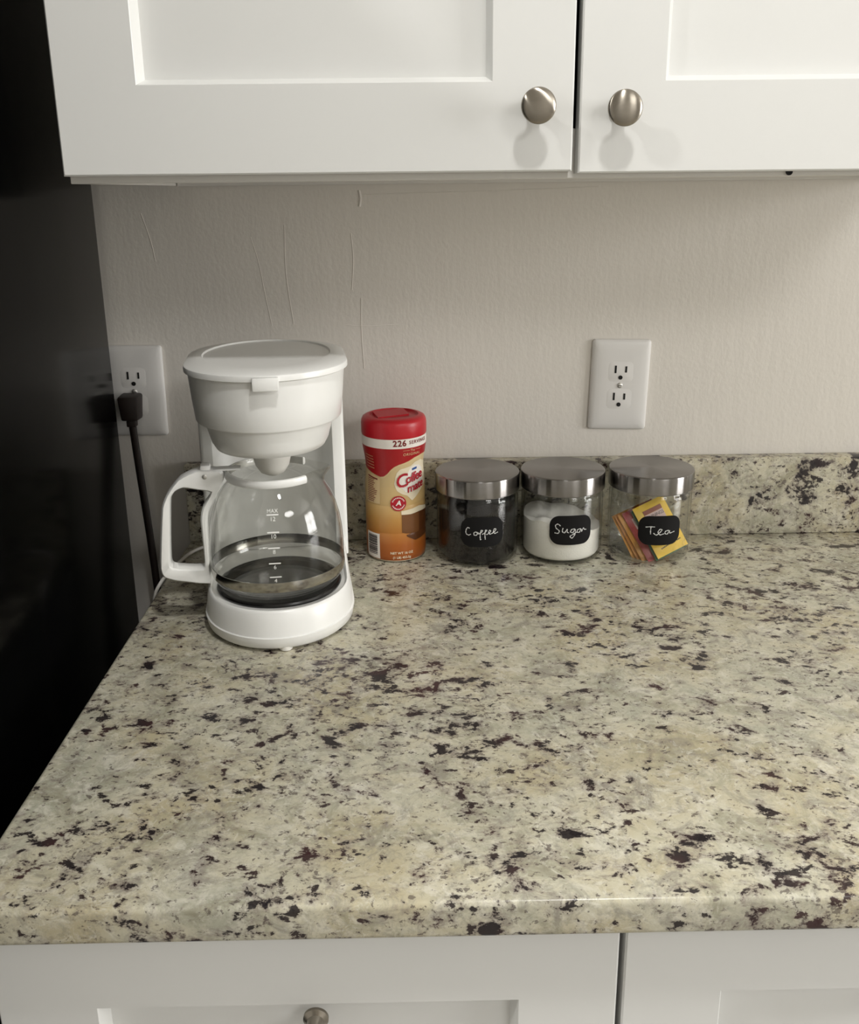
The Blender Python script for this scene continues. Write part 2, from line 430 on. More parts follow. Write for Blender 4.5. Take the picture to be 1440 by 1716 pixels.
# ------------------------------------------------------------------ wall outlets
def outlet(label, x, z, tilt):
    t = thing('wall_outlet', label, 'outlet', (x, -.0004, z), 0, 'wall outlets')
    t.rotation_euler = (0, tilt, 0)
    hw, hh = .0357, .0557
    def rr(w_, h_, y, rc):
        out = []
        for cx, cz, a0 in ((w_-rc, h_-rc, 0), (-w_+rc, h_-rc, 90), (-w_+rc, -h_+rc, 180), (w_-rc, -h_+rc, 270)):
            for i in range(7):
                a = math.radians(a0+i*15); out.append((cx+rc*math.cos(a), y, cz+rc*math.sin(a)))
        return out
    p = obj('plate', loft([rr(hw, hh, 0, .004), rr(hw, hh, -.0022, .004), rr(hw-.0006, hh-.0006, -.0032, .004), rr(hw-.003, hh-.003, -.0046, .005), rr(hw-.007, hh-.007, -.0056, .006), rr(hw-.013, hh-.013, -.0062, .007), rr(hw-.02, hh-.02, -.0064, .006)]), PLATE, t, 50)
    for zc in (.0168, -.0168):
        f = obj('receptacle', loft([rr(.0152, .0125, -.0058, .006), rr(.0152, .0125, -.00642, .006), rr(.0150, .0123, -.00648, .006)], True, True), PLATE, t, 50)
        f.location = (0, 0, zc)
        for sx, hh2 in ((-.0064, .0046), (.0064, .0038)):
            s = obj('slot', box(sx-.0011, sx+.0011, -.00695, -.0050, .0030-hh2, .0030+hh2), SLOT, f)
        obj('ground_hole', [ (lambda g: g)(lathe([(0, .0), (.0026, .0), (.0026, .00695), (0, .00695)], 20, '-y')) ][0], SLOT, f).location = (0, 0, -.0070)
    s = obj('screw', lathe([(0, .006), (.0034, .006), (.0034, .0068), (.0026, .0076), (.001, .0079), (0, .0079)], 20, '-y'), SCREW, t, 40)
    obj('screw_slot', box(-.0025, .0025, -.0081, -.0070, -.0003, .0003), SLOT, s)
    return t
outlet('white duplex outlet on the wall above the jars', .2348, .1912, .023)
outlet('white duplex outlet beside the refrigerator with a plug in it', -.3565, .1915, .012)

pc = thing('power_cord', 'dark brown flat power cord plugged in beside the refrigerator', 'power cord', (-.3585, -.0085, .1745))
bm = box(-.0125, .0125, -.024, 0, -.0150, .0165, .003, 2)
for v in bm.verts:
    if v.co.z < -.005: v.co.x *= .82
    if v.co.y < -.015: v.co.z *= .94
pl = obj('plug', bm, CORDB, pc, 40)
obj('strain_relief', box(-.0055, .0055, -.019, -.008, -.0225, -.0145, .0012, 2), CORDB, pl, 40)
for sx in (-.0064, .0064): obj('prong', box(sx-.0007, sx+.0007, -.0005, .006, -.002, .004), SCREW, pl)
obj('cable', tube([(0, -.0135, -.019), (.0012, -.0135, -.045), (.0035, -.0145, -.085), (.0065, -.016, -.130), (.0095, -.018, -.18), (.012, -.02, -.235), (.014, -.02, -.32), (.014, -.02, -.50), (.010, -.02, -.72), (-.02, -.02, -.86)], .0047, 12, 6, .55, (1, 0, 0)), CORDB, pc, 60)

# ------------------------------------------------------------------ coffee maker
cm = thing('coffee_maker', 'white drip coffee maker standing at the left end of the counter', 'coffee maker', (-.157, -.235, 0), math.radians(8))
def outline(hw, fr_, back, rc=.03, nf=28, ns=6, nb=8):
    pts = []
    for i in range(nf+1):                         # front half ellipse from right (+x) round the front to left
        a = -math.pi*i/nf
        pts.append((hw*math.cos(a), fr_*math.sin(a)))
    for i in range(1, ns): pts.append((-hw, (back-rc)*i/ns))
    for i in range(nb+1):
        a = math.pi - math.pi/2*i/nb; pts.append((-hw+rc+rc*math.cos(a), back-rc+rc*math.sin(a)))
    for i in range(nb+1):
        a = math.pi/2 - math.pi/2*i/nb; pts.append((hw-rc+rc*math.cos(a), back-rc+rc*math.sin(a)))
    for i in range(1, ns): pts.append((hw, (back-rc)*(1-i/ns)))
    return pts[::-1]
def zr(o, z): return [(x, y, z(y) if callable(z) else z) for x, y in o]
ztop = lambda y: .0405 + .019*smooth(-.015, .075, y)
BK = .125
rings = [zr(outline(.0715, .0790, BK-.003), .0028), zr(outline(.0742, .0820, BK), .0055), zr(outline(.0756, .0832, BK), .0125), zr(outline(.0758, .0834, BK), .0150),
         zr(outline(.0744, .0818, BK), .0156), zr(outline(.0742, .0816, BK), .0166),
         zr(outline(.0732, .0796, BK), lambda y: .0166+(ztop(y)-.0166)*.55), zr(outline(.0714, .0768, BK), lambda y: ztop(y)-.003), zr(outline(.0704, .0754, BK-.001), lambda y: ztop(y)-.0006), zr(outline(.0692, .0738, BK-.003), ztop), zr(outline(.0680, .0722, BK-.005), lambda y: ztop(y)-.0008), zr(outline(.0668, .0690, BK-.007), .0375)]
obj('base', loft(rings), PLASTIC, cm, 50)
for x, y in ((.004, -.075), (-.05, .09), (.05, .09), (-.062, -.02), (.062, -.02)):
    f = obj('foot', lathe([(0, .0002), (.0055, .0002), (.0065, .0012), (.0065, .0050), (0, .0050)], 18), PLASTIC2, cm, 40); f.location = (x, y, 0)
wp = obj('warming_plate', lathe([(0, .0372), (.0625, .0372), (.0632, .0395), (.0622, .0412), (.0600, .0418), (.0585, .0410), (0, .0410)], 64), BLACKP, cm, 40)
# tower: the water tank behind the carafe
def tower_o(hw, back, rc=.042):
    yf = .073
    pts = [(hw, yf-.006), (hw-.0015, yf-.0078), (hw-.004, yf-.0085), (hw-.0125, yf-.0085), (hw-.0140, yf-.0065)]
    for i in range(1, 16):
        t = i/16; x = (hw-.0150)*(1-2*t); pts.append((x, yf+.024-.012*abs(2*t-1)**6))
    pts += [(-hw+.0140, yf-.0065), (-hw+.0125, yf-.0085), (-hw+.004, yf-.0085), (-hw+.0015, yf-.0078), (-hw, yf-.006)]
    for i in range(9):
        a = math.pi - math.pi/2*i/8; pts.append((-hw+rc+rc*math.cos(a), back-rc+rc*math.sin(a)))
    for i in range(9):
        a = math.pi/2 - math.pi/2*i/8; pts.append((hw-rc+rc*math.cos(a), back-rc+rc*math.sin(a)))
    return pts[::-1]
tw = obj('water_tank', loft([zr(tower_o(.0755, BK-.002), .038), zr(tower_o(.0755, BK), .12), zr(tower_o(.0752, BK), .19), zr(tower_o(.0752, BK), .2618)]), PLASTIC, cm, 50)
# brew basket
BBk = .072
bk = [(.030, .034, .1838), (.046, .051, .1846), (.0532, .0595, .1868), (.0565, .0635, .1930), (.0600, .0668, .2060), (.0622, .0686, .2126), (.0630, .0692, .2138), (.0688, .0730, .2142), (.0698, .0738, .2156), (.0720, .0752, .236), (.0742, .0768, .2618)]
obj('brew_basket', loft([zr(outline(a, b_, BBk, .012), z) for a, b_, z in bk]), PLASTIC, cm, 45)
obj('drip_stop', lathe([(0, .1535), (.006, .1538), (.012, .1570), (.0165, .1640), (.0190, .1740), (.0196, .1840), (0, .1840)], 40), PLASTIC2, cm, 50)
# lid with oval inset
n_o = len(outline(.07, .07, .1))
def ell(cx, cy, a, b_, z, like):
    out = []
    for x, y in like:
        t = math.atan2((y-.024)/.10, x/.077); out.append((cx+a*math.cos(t), cy+b_*math.sin(t), z))
    return out
lo_ = outline(.0775, .0800, .128, .074)
ldz = .2680
rings = [zr(outline(.0755, .0780, .126, .072), .2612), zr(lo_, .2622), zr(lo_, ldz-.0026), zr(outline(.0770, .0794, .127, .0735), ldz-.0008), zr(outline(.0756, .0780, .126, .072), ldz)]
L0 = outline(.0756, .0780, .126, .072)
rings += [ell(0, .040, .0640, .0830, .2692, L0), ell(0, .040, .0632, .0822, .2691, L0), ell(0, .040, .0622, .0810, .2676, L0), ell(0, .040, .02, .028, .2674, L0)]
lid = obj('lid', loft(rings), PLASTIC, cm, 40)
obj('tab', box(-.0118, .0118, -.0856, -.0780, .2545, .2668, .0016, 2), PLASTIC, lid, 40)
g = text_geo('MR. COFFEE', .0115, 0, 1.05); g = ([(x, y, 0) for x, y, _ in g[0]], g[1])
vs = [(x, y+.014, .2679) for x, y, _ in g[0]]
obj('embossed_name', (vs, g[1]), PRINTW, lid)
cpts = [(.02, .118, .022), (.005, .150, .014), (-.03, .182, .0042), (-.075, .194, .0036), (-.106, .182, .0036)]
c8, s8 = math.cos(math.radians(-8)), math.sin(math.radians(-8))
def w2l(x, y, z): X, Y = x+.157, y+.235; return (X*c8-Y*s8, X*s8+Y*c8, z)
cpts = [(.02, .118, .022), (.012, .150, .012), w2l(-.225, -.040, .0040), w2l(-.262, -.036, .0034), w2l(-.2815, -.0480, .0034), w2l(-.2935, -.0730, .0034), w2l(-.3005, -.118, .0034), w2l(-.3050, -.148, .0016), w2l(-.3080, -.168, -.010), w2l(-.3085, -.180, -.05), w2l(-.312, -.185, -.15), w2l(-.325, -.16, -.35), w2l(-.335, -.10, -.6)]
pcw = obj('cable', tube(cpts, .0020, 10, 6), PLASTIC2, cm, 60); pcw['label'] = 'thin white power cable'

# ------------------------------------------------------------------ glass carafe
ca = thing('carafe', 'empty glass coffee carafe with white handle on the warming plate', 'carafe', (-.157, -.235, .0), math.radians(8))
out_p = [(0, .0425), (.050, .0425), (.0575, .0440), (.0625, .0475), (.0655, .0530), (.0668, .0600), (.0672, .0720), (.0670, .0850), (.0660, .0980), (.0640, .1110), (.0605, .1240), (.0555, .1360), (.0490, .1452), (.0442, .1502), (.0427, .1540), (.0425, .1580), (.0428, .1598)]
in_p = [(max(r-.0017, 0), z+(.0017 if r < .06 and z < .06 else .0006)) for r, z in out_p[:-1]]
prof = out_p + [(.0420, .1604)] + in_p[::-1]
vs, fs = lathe(prof, 96)
def spout(p):
    x, y, z = p; a = math.atan2(y, x); k = math.exp(-(a/.30)**2)*smooth(.142, .1600, z)
    r = math.hypot(x, y)
    if r < 1e-6: return p
    q = (r+.0145*k)/r; return (x*q, y*q, z-.0005*k)
obj('glass_body', ([spout(p) for p in vs], fs), GLASSC, ca, 60)
crad = interp([(z, r) for r, z in out_p[3:]])
obj('steel_band', lathe([(crad(.0552)+.0001, .0552), (crad(.0552)+.0007, .0552), (crad(.060)+.0008, .060), (crad(.0655)+.0007, .0655), (crad(.0655)+.0001, .0655)], 96), CHROME, ca, 50)
a0, a1 = math.radians(46), math.radians(314)
obj('collar', lathe([(.0434, .1530), (.0462, .1530), (.0470, .1545), (.0470, .1580), (.0460, .1602), (.0438, .1606), (.0434, .1530)], 72, 'z', True, a0, a1), PLASTIC, ca, 40)
gs = []
mk = interp([(0, 0), (1, 1)])
for zt, s in ((.1312, '12'), (.1155, '10'), (.1008, '8'), (.0858, '6'), (.0720, '4')):
    gs.append(([(-.0055, zt-.0006, 0), (.0055, zt-.0006, 0), (.0055, zt+.0006, 0), (-.0055, zt+.0006, 0)], [[0, 1, 2, 3]]))
    gs.append(place2(text_geo(s, .0055), 0, zt-.0038))
gs.append(place2(text_geo('MAX', .0048), 0, .1312+.0032))
obj('cup_markings', wrap(join_geo(*gs), crad, .0006, -1.5), PRINTW, ca)['label'] = 'white printed cup scale reading 4 to 12 and MAX'
# handle: closed loop pointing left, matched inner and outer contours in (distance, height)
pairs = [((.0606, .1403), (.0475, .1532)), ((.0746, .1442), (.0500, .1622)), ((.0875, .1468), (.0720, .1636)), ((.0952, .1436), (.0896, .1562)), ((.0998, .1365), (.1023, .1420)),
         ((.1014, .1254), (.1085, .1290)), ((.1041, .0942), (.1130, .0948)), ((.1057, .0701), (.1158, .0644)), ((.1044, .0648), (.1128, .0551)), ((.0987, .0631), (.0999, .0496)),
         ((.0748, .0613), (.0690, .0440)), ((.0725, .0689), (.0682, .0627)), ((.0731, .1124), (.0668, .1100)), ((.0704, .1247), (.0630, .1240))]
def dense(pts, k=3):
    n = len(pts); out = []
    P = [Vector((*p, 0)) for p in pts]
    for i in range(n):
        a, b_, c, d = P[i-1], P[i], P[(i+1) % n], P[(i+2) % n]
        for j in range(k):
            t = j/k; q = .5*((2*b_)+(c-a)*t+(2*a-5*b_+4*c-d)*t*t+(3*b_-a-3*c+d)*t**3)*.55 + (b_+(c-b_)*t)*.45
            out.append((q.x, q.y))
    return out
inn = dense([p[0] for p in pairs]); outr = dense([p[1] for p in pairs])
n = len(inn); vs, fs = [], []
def hw_(s): return .0085 + .0020*smooth(.085, .112, s)
e = .0018
def shrink(a, b_, d):
    v = Vector((b_[0]-a[0], b_[1]-a[1])); l = v.length; v = v/l if l else v
    return (a[0]+v.x*d, a[1]+v.y*d)
loops = []
for i in range(n):
    I, O = inn[i], outr[i]; Ie, Oe = shrink(I, O, e), shrink(O, I, e)
    h1, h2 = hw_(I[0]), hw_(O[0])
    loops.append([(I, -h1+e), (Ie, -h1), (Oe, -h2), (O, -h2+e), (O, h2-e), (Oe, h2), (Ie, h1), (I, h1-e)])
for lp in loops: vs += [(-p[0], q, p[1]) for p, q in lp]
for i in range(n):
    j = (i+1) % n
    for k_ in range(8):
        l_ = (k_+1) % 8; fs.append([i*8+k_, i*8+l_, j*8+l_, j*8+k_])
hd = obj('handle', (vs, fs), PLASTIC, ca, 45)
obj('rivet', lathe([(0, .0080), (.0024, .0080), (.0024, .0090), (.0016, .0096), (0, .0096)], 18, '-y'), SCREW, hd, 40).location = (-.0656, 0, .1572)
lv = obj('lid_lever', box(-.0680, -.0310, -.0060, .0060, .1612, .1634, .0010, 2), PLASTIC, ca, 40)
obj('thumb_rest', box(-.0700, -.0600, -.0062, .0062, .1620, .1680, .0022, 2), PLASTIC, lv, 40)

# ------------------------------------------------------------------ creamer bottle
def bottle_body():
    m, nt, b = newmat('printed_label'); L = nt.links.new
    tc = nt.nodes.new('ShaderNodeTexCoord'); sp = nt.nodes.new('ShaderNodeSeparateXYZ'); L(tc.outputs['Object'], sp.inputs[0])
    mm = nt.nodes.new('ShaderNodeMath'); mm.operation = 'DIVIDE'; mm.inputs[1].default_value = .16; L(sp.outputs['Z'], mm.inputs[0])
    z = lambda v: v/.16
    r = ramp(nt, [(0, lin((232, 222, 200))), (z(.0026), lin((232, 222, 200))), (z(.0030), lin((160, 84, 34))), (z(.022), lin((170, 96, 40))), (z(.036), lin((186, 122, 56))), (z(.055), lin((196, 148, 82))), (z(.075), lin((214, 182, 124))), (z(.100), lin((212, 186, 136))), (z(.130), lin((216, 194, 150)))])
    L(mm.outputs[0], r.inputs[0]); L(r.outputs[0], b.inputs['Base Color']); setin(b, 'Roughness', .3)
    return m
RED = pbr('label_red', lin((168, 24, 30)), .32); REDT = pbr('print_red', lin((176, 20, 40)), .35); REDL = pbr('lid_red', lin((188, 24, 38)), .36)
LBLW = pbr('label_white', lin((240, 234, 226)), .32); LBLC = pbr('label_cream', lin((236, 224, 196)), .32); TANL = pbr('label_tan', lin((222, 196, 150)), .35)
BLUE = pbr('print_blue', lin((40, 84, 150)), .35); COCOA = pbr('print_cocoa', lin((120, 78, 44)), .35); COCOA2 = pbr('print_dark_cocoa', lin((92, 54, 28)), .35); INK = pbr('print_black', lin((34, 32, 34)), .45); MAROON = pbr('print_maroon', lin((120, 28, 30)), .4)
cb = thing('creamer_bottle', 'red capped plastic bottle of powdered coffee creamer between maker and jars', 'bottle', (-.041, -.063, 0))
bp_ = [(0, .0006), (.0300, .0004), (.0335, .0010), (.0352, .0030), (.0358, .0080), (.0358, .0340), (.0352, .0362), (.0352, .0372), (.0358, .0392), (.0359, .0680), (.0353, .0700), (.0353, .0712), (.0358, .0730), (.0356, .0900), (.0348, .1010), (.0340, .1100), (.0340, .1160), (.0346, .1230), (.0362, .1320), (.0374, .1400), (.0376, .1510), (.0362, .1525), (0, .1525)]
brad = interp([(z, r) for r, z in bp_[2:-2]])
body = obj('bottle_body', lathe(bp_, 80), bottle_body(), cb, 40)
cap = obj('cap', lathe([(.030, .1500), (.0376, .1512), (.0382, .1530), (.0382, .1640), (.0376, .1680), (.0362, .1708), (.0330, .1726), (.0290, .1732), (.0284, .1716), (.0275, .1708), (0, .1708)], 72), REDL, cb, 40)
obj('flip_flap', loft([[(-.021, -.006, .1700), (.017, -.006, .1700), (.017, .015, .1700), (-.021, .015, .1700)], [(-.021, -.006, .1718), (.017, -.006, .1726), (.017, .015, .1752), (-.021, .015, .1744)]]), REDL, cap).rotation_euler = (0, 0, .35)
red_lo = interp([(-100, .116), (-75, .1125), (-57, .1100), (-27, .1055), (-20, .1062), (-13, .1095), (-6, .1145), (1, .1180), (10, .1205), (21, .1222), (30, .1240), (42, .1272), (61, .1290), (100, .128)])
obj('red_field', patch((-180, 180), lambda a: red_lo(a), lambda a: .1405, brad, .00025, 120, 10), RED, body, 60)
obj('servings_band', patch((-180, 180), lambda a: .1403, lambda a: .1512, brad, .0003, 96, 2), LBLW, body, 60)
obj('wave_edge', patch((-27, 75), lambda a: red_lo(a)-.0018, lambda a: red_lo(a)+.0002, brad, .00035, 48, 1), TANL, body, 60)
def wl(name, mat, az, z, *gs, off=.0006): return obj(name, wrap(join_geo(*gs), brad, off, az, z), mat, body)
wl('servings_lettering', MAROON, 22, .1462, place2(text_geo('226', .0098, 0, 1.1, .0003), -.0070, .0), place2(text_geo('SERVINGS', .0058, 0, 1.15, .00012), .0185, .0004))
wl('original_lettering', TANL, 36, .1345, place2(text_geo('ORIGINAL', .0046, 0, 1.15), 0, -.0020), place2(text_geo('The', .0040), 0, .0028), ([(-.012, .0028, 0), (-.004, .0028, 0), (-.004, .0031, 0), (-.012, .0031, 0)], [[0, 1, 2, 3]]), ([(.004, .0028, 0), (.012, .0028, 0), (.012, .0031, 0), (.004, .0031, 0)], [[0, 1, 2, 3]]))
# pale splash behind the name
def blob(a0, a1, f_lo, f_hi, name, mat, off): return obj(name, patch((a0, a1), f_lo, f_hi, brad, off, 30, 8), mat, body, 60)
s_hi = interp([(0, .098), (4, .110), (12, .1150), (22, .1160), (34, .1175), (44, .1215), (60, .1225), (80, .118)])
s_lo = interp([(0, .098), (4, .0900), (14, .0855), (24, .0830), (34, .0760), (44, .0800), (60, .0880), (80, .094)])
blob(0, 80, s_lo, s_hi, 'cream_splash', LBLC, .0004)
h_hi = interp([(5, .098), (9, .1065), (16, .1085), (26, .1085), (34, .1160), (44, .1180), (56, .1165), (66, .112)])
h_lo = interp([(5, .098), (9, .0945), (16, .0915), (22, .0870), (30, .0862), (44, .0890), (56, .0920), (66, .098)])
blob(5, 66, h_lo, h_hi, 'name_halo', LBLW, .0005)
ti = .20
wl('name_lettering', REDT, 35, .1015, place2(text_geo('C', .0215, .25, 1, .0003), -.0135, -.0012, ti), place2(text_geo('offee', .0142, .25, .90, .0003), .0036, .0026, ti), place2(text_geo('mate', .0130, .25, .93, .0003), .0046, -.0086, ti), off=.0015)
wl('maker_mark', BLUE, 43, .1135, ([(-.0035, -.0016, 0), (.0035, -.0006, 0), (.0035, .0020, 0), (-.0035, .0010, 0)], [[0, 1, 2, 3]]), off=.0008)
def bar(x0, x1, z0, z1, sl=0., k=8):
    vs = []
    for i in range(k+1):
        t = i/k; x = x0+(x1-x0)*t; vs += [(x, z0+sl*t, 0), (x, z1+sl*t, 0)]
    return vs, [[2*i, 2*i+2, 2*i+3, 2*i+1] for i in range(k)]
cir = lambda r, k=28: ([(r*math.cos(2*math.pi*i/k), r*math.sin(2*math.pi*i/k), 0) for i in range(k)], [list(range(k))])
def annulus(r0, r1, a0, a1, k=14):
    vs, fs = [], []
    for i in range(k+1):
        a = a0+(a1-a0)*i/k; vs += [(r0*math.cos(a), r0*math.sin(a), 0), (r1*math.cos(a), r1*math.sin(a), 0)]
        if i: fs.append([2*i-2, 2*i-1, 2*i+1, 2*i])
    return vs, fs
def disc_grid(r, k=28, m=5):
    vs = [(0, 0, 0)]; fs = []
    for j in range(1, m+1):
        for i in range(k): vs.append((r*j/m*math.cos(2*math.pi*i/k), r*j/m*math.sin(2*math.pi*i/k), 0))
    for i in range(k): fs.append([0, 1+i, 1+(i+1) % k])
    for j in range(m-1):
        for i in range(k): fs.append([1+j*k+i, 1+(j+1)*k+i, 1+(j+1)*k+(i+1) % k, 1+j*k+(i+1) % k])
    return vs, fs
wl('seal_badge', REDT, 7, .0745, disc_grid(.0092), off=.0009)
wl('seal_lettering', LBLW, 7, .0745, place2(text_geo('A', .0085, .2, 1, .0003), 0, .0002), *[annulus(.0062, .0076, math.radians(b0), math.radians(b0+9), 2) for b0 in list(range(20, 160, 15))+list(range(200, 340, 15))], off=.0012)
# nutrition panel, barcode, cup picture, net weight
obj('facts_panel', patch((-62, -28), lambda a: .0728, lambda a: red_lo(a)-.0015, brad, .0004, 12, 8), TANL, body, 60)
gs = []
random.seed(4)
for i in range(13):
    z = .1015-.0022*i; q = .0165*(.6+.4*random.random())
    gs.append(bar(-.009, -.009+q, z, z+.0008, -.0004))
gs.append(bar(-.009, .007, .1040, .1056, -.0025))
wl('facts_lines', MAROON, -45, 0, *gs)
gs = []
for i in range(5):
    z = .130-.0036*i
    gs.append(bar(-.010, .004, z, z+.0006, -.0012))
wl('small_print', TANL, -48, 0, *gs)
obj('barcode_field', patch((-66, -31), lambda a: .0040, lambda a: .0352, brad, .0004, 12, 8), LBLW, body, 60)
gs = []; z = .0330
while z > .0085:
    h = random.choice((.0005, .0008, .0012, .0016)); gs.append(bar(-.0095, .0060, z-h, z)); z -= h+random.choice((.0004, .0006, .0009))
wl('barcode_bars', INK, -46, 0, *gs)
obj('cup_picture', patch((13, 78), interp([(13, .0380), (20, .0365), (40, .0350), (78, .0370)]), interp([(13, .0610), (30, .0630), (50, .0640), (78, .0620)]), brad, .0006, 24, 8), COCOA, body, 60)
obj('cup_shadow', patch((50, 78), lambda a: .036, lambda a: .060, brad, .0008, 16, 8), COCOA2, body, 60)
obj('cup_rim', patch((12, 78), interp([(12, .0605), (30, .0598), (50, .0610), (78, .0600)]), interp([(12, .0650), (30, .0662), (50, .0680), (78, .0640)]), brad, .0010, 24, 2), LBLC, body, 60)
obj('saucer_picture', patch((22, 80), interp([(22, .0330), (40, .0262), (80, .0290)]), interp([(22, .0345), (40, .0365), (80, .0375)]), brad, .0007, 20, 6), COCOA2, body, 60)
wl('weight_lettering', LBLC, 12, .0095, place2(text_geo('NET WT 16 OZ', .0040, 0, 1, .0001), 0, .0030), place2(text_geo('(1 LB) 453.5g', .0040, 0, 1, .0001), 0, -.0026), off=.0007)

# ------------------------------------------------------------------ canisters
LABELB = pbr('chalk_label', lin((16, 15, 16)), .6, spec=.2); CHALK = pbr('chalk_ink', lin((205, 205, 202)), .7); SEAL = pbr('silicone_seal', lin((150, 148, 142)), .4)
strokes = {
 'coffee': (780, 285, 12.6, [[(592, 222), (572, 208), (548, 232), (538, 275), (548, 310), (580, 324), (612, 308)], [(684, 272), (658, 284), (656, 316), (684, 324), (706, 300), (690, 276), (722, 288)], [(715, 305), (752, 285), (778, 258), (760, 248), (746, 290), (744, 350), (748, 390), (760, 384)], [(772, 312), (808, 288), (838, 258), (822, 248), (812, 300), (814, 350), (818, 392)], [(832, 318), (868, 302), (896, 272), (882, 254), (866, 284), (884, 314), (918, 306)], [(918, 306), (952, 286), (978, 254), (956, 240), (938, 278), (960, 312), (1010, 298)]]),
 'sugar': (720, 453, 4.13, [[(668, 430), (656, 421), (645, 428), (648, 442), (662, 454), (658, 467), (641, 466)], [(680, 440), (677, 456), (687, 464), (699, 446), (700, 460), (708, 464)], [(736, 446), (722, 447), (715, 458), (726, 464), (737, 448), (737, 472), (724, 491), (714, 482), (732, 470), (746, 462)], [(766, 448), (752, 449), (747, 461), (758, 465), (767, 450), (770, 463)], [(770, 463), (779, 446), (785, 453), (796, 455)]]),
 'tea': (1175, 455, 4.15, [[(1105, 438), (1126, 435), (1148, 435)], [(1130, 436), (1129, 455), (1130, 473)], [(1143, 466), (1156, 476), (1172, 464), (1182, 451), (1173, 447), (1164, 461), (1174, 475), (1192, 470)], [(1216, 455), (1202, 457), (1197, 468), (1209, 473), (1220, 457), (1223, 469), (1247, 463)]]),
}
def canister(label, key, loc, az, zc, lab_label, group='glass canisters'):
    t = thing('canister', label, 'canister', loc, 0, group)
    R = .0482
    outer = [(0, .0010), (.040, .0004), (.0445, .0010), (.0472, .0035), (R, .0080), (R, .0780), (.0470, .0815), (.0450, .0840), (.0450, .0900)]
    inner = [(.0430, .0900), (.0430, .0840), (R-.0028, .0775), (R-.0025, .0095), (.0440, .0055), (.0400, .0042), (0, .0040)]
    obj('glass_jar', lathe(outer+inner, 88), GLASS, t, 50)
    obj('seal_ring', lathe([(.0452, .0845), (.0478, .0845), (.0482, .0858), (.0478, .0871), (.0452, .0871)], 72), SEAL, t, 50)
    obj('steel_lid', lathe([(.0470, .0855), (.0494, .0855), (.0497, .0860), (.0497, .1040), (.0493, .1054), (.0484, .1062), (.0474, .1065), (.0001, .1065)], 96), STEEL, t, 30)
    rad = lambda z: R
    # rounded label sheet
    w_, h_, rc = .0252, .0180, .011
    vs, fs = [], []; nx, nz = 28, 10
    def half(x): 
        d = abs(x)-(w_-rc)
        base = h_ - .0012*(x/w_)**2
        return base if d <= 0 else max(base-rc+math.sqrt(max(rc*rc-d*d, 0)), .0006)
    for i in range(nx+1):
        x = -w_*math.cos(math.pi*i/nx); hh = half(x)
        for j in range(nz+1): vs.append((x, -hh+2*hh*j/nz, 0))
    for i in range(nx):
        for j in range(nz): fs.append([i*(nz+1)+j, (i+1)*(nz+1)+j, (i+1)*(nz+1)+j+1, i*(nz+1)+j+1])
    lb = obj('chalk_label', wrap((vs, fs), rad, .0004, az, zc), LABELB, t, 60); lb['label'] = lab_label
    cx, cy, sc, ss = strokes[key]
    k = [ribbon([((x-cx)/sc/1000, -(y-cy)/sc/1000) for x, y in s], .0013) for s in ss]
    obj('handwriting', wrap(join_geo(*k), rad, .0008, az, zc), CHALK, lb)
    return t
CF, SG, TE = (.0565, -.0730, 0), (.1580, -.0705, 0), (.2632, -.0705, 0)
canister('glass canister full of dark ground coffee with a steel lid', 'coffee', CF, 3.9, .0455, 'black label handwritten Coffee')
canister('glass canister of white sugar with a steel lid, middle jar', 'sugar', SG, 5.0, .0455, 'black label handwritten Sugar')
canister('glass canister of tea packets with a steel lid, rightmost jar', 'tea', TE, 2.0, .0435, 'black label handwritten Tea')
GROUNDS = pbr('coffee_grounds', lin((20, 16, 15)), .9, spec=.15, bump=(900, .8, 3)); SUGARM = pbr('sugar_white', lin((246, 244, 238)), .8, bump=(700, .3, 3))
def fill(name, loc, r, hfun, mat, label, cat):
    vs, fs = [], []; n, m = 56, 10
    def ring(rr, zf): 
        s = len(vs)
        for i in range(n):
            a = 2*math.pi*i/n; x, y = rr*math.cos(a), rr*math.sin(a); vs.append((x, y, zf(x, y)))
        return s
    b0 = len(vs); vs.append((0, 0, .0044))
    R = [ring(.038, lambda x, y: .0044), ring(.0432, lambda x, y: .0062), ring(r, lambda x, y: .0100)]
    R.append(ring(r, hfun))
    for j in range(m-1, 0, -1): R.append(ring(r*j/m, hfun))
    top = len(vs); vs.append((0, 0, hfun(0, 0)))
    for i in range(n): fs.append([b0, R[0]+(i+1) % n, R[0]+i])
    for A, B in zip(R, R[1:]):
        for i in range(n): j = (i+1) % n; fs.append([A+i, A+j, B+j, B+i])
    for i in range(n): fs.append([R[-1]+i, R[-1]+(i+1) % n, top])
    o = obj(name, (vs, fs), mat, None, 50); o.location = (loc[0], loc[1], H)
    tag(o, label, cat, None, 'stuff')
fill('ground_coffee', CF, .0452, lambda x, y: .0745+.006*math.sin(x*70+1)+.003*math.cos(y*90), GROUNDS, 'dark ground coffee filling the left glass canister', 'coffee')
def sug(x, y):
    z = .0440 - .10*x + .008*math.exp(-(((x+.020)**2+(y+.030)**2)/.00030)) + .010*math.exp(-(((x+.024)**2+(y-.022)**2)/.00045)) + .006*math.exp(-(((x-.010)**2+(y-.03)**2)/.0003)) - .006*math.exp(-(((x-.025)**2+(y+.01)**2)/.0004))
    return z + .0012*math.sin(x*310+y*120)*math.cos(y*260)
fill('sugar', SG, .0454, sug, SUGARM, 'white granulated sugar heaped in the middle glass canister', 'sugar')

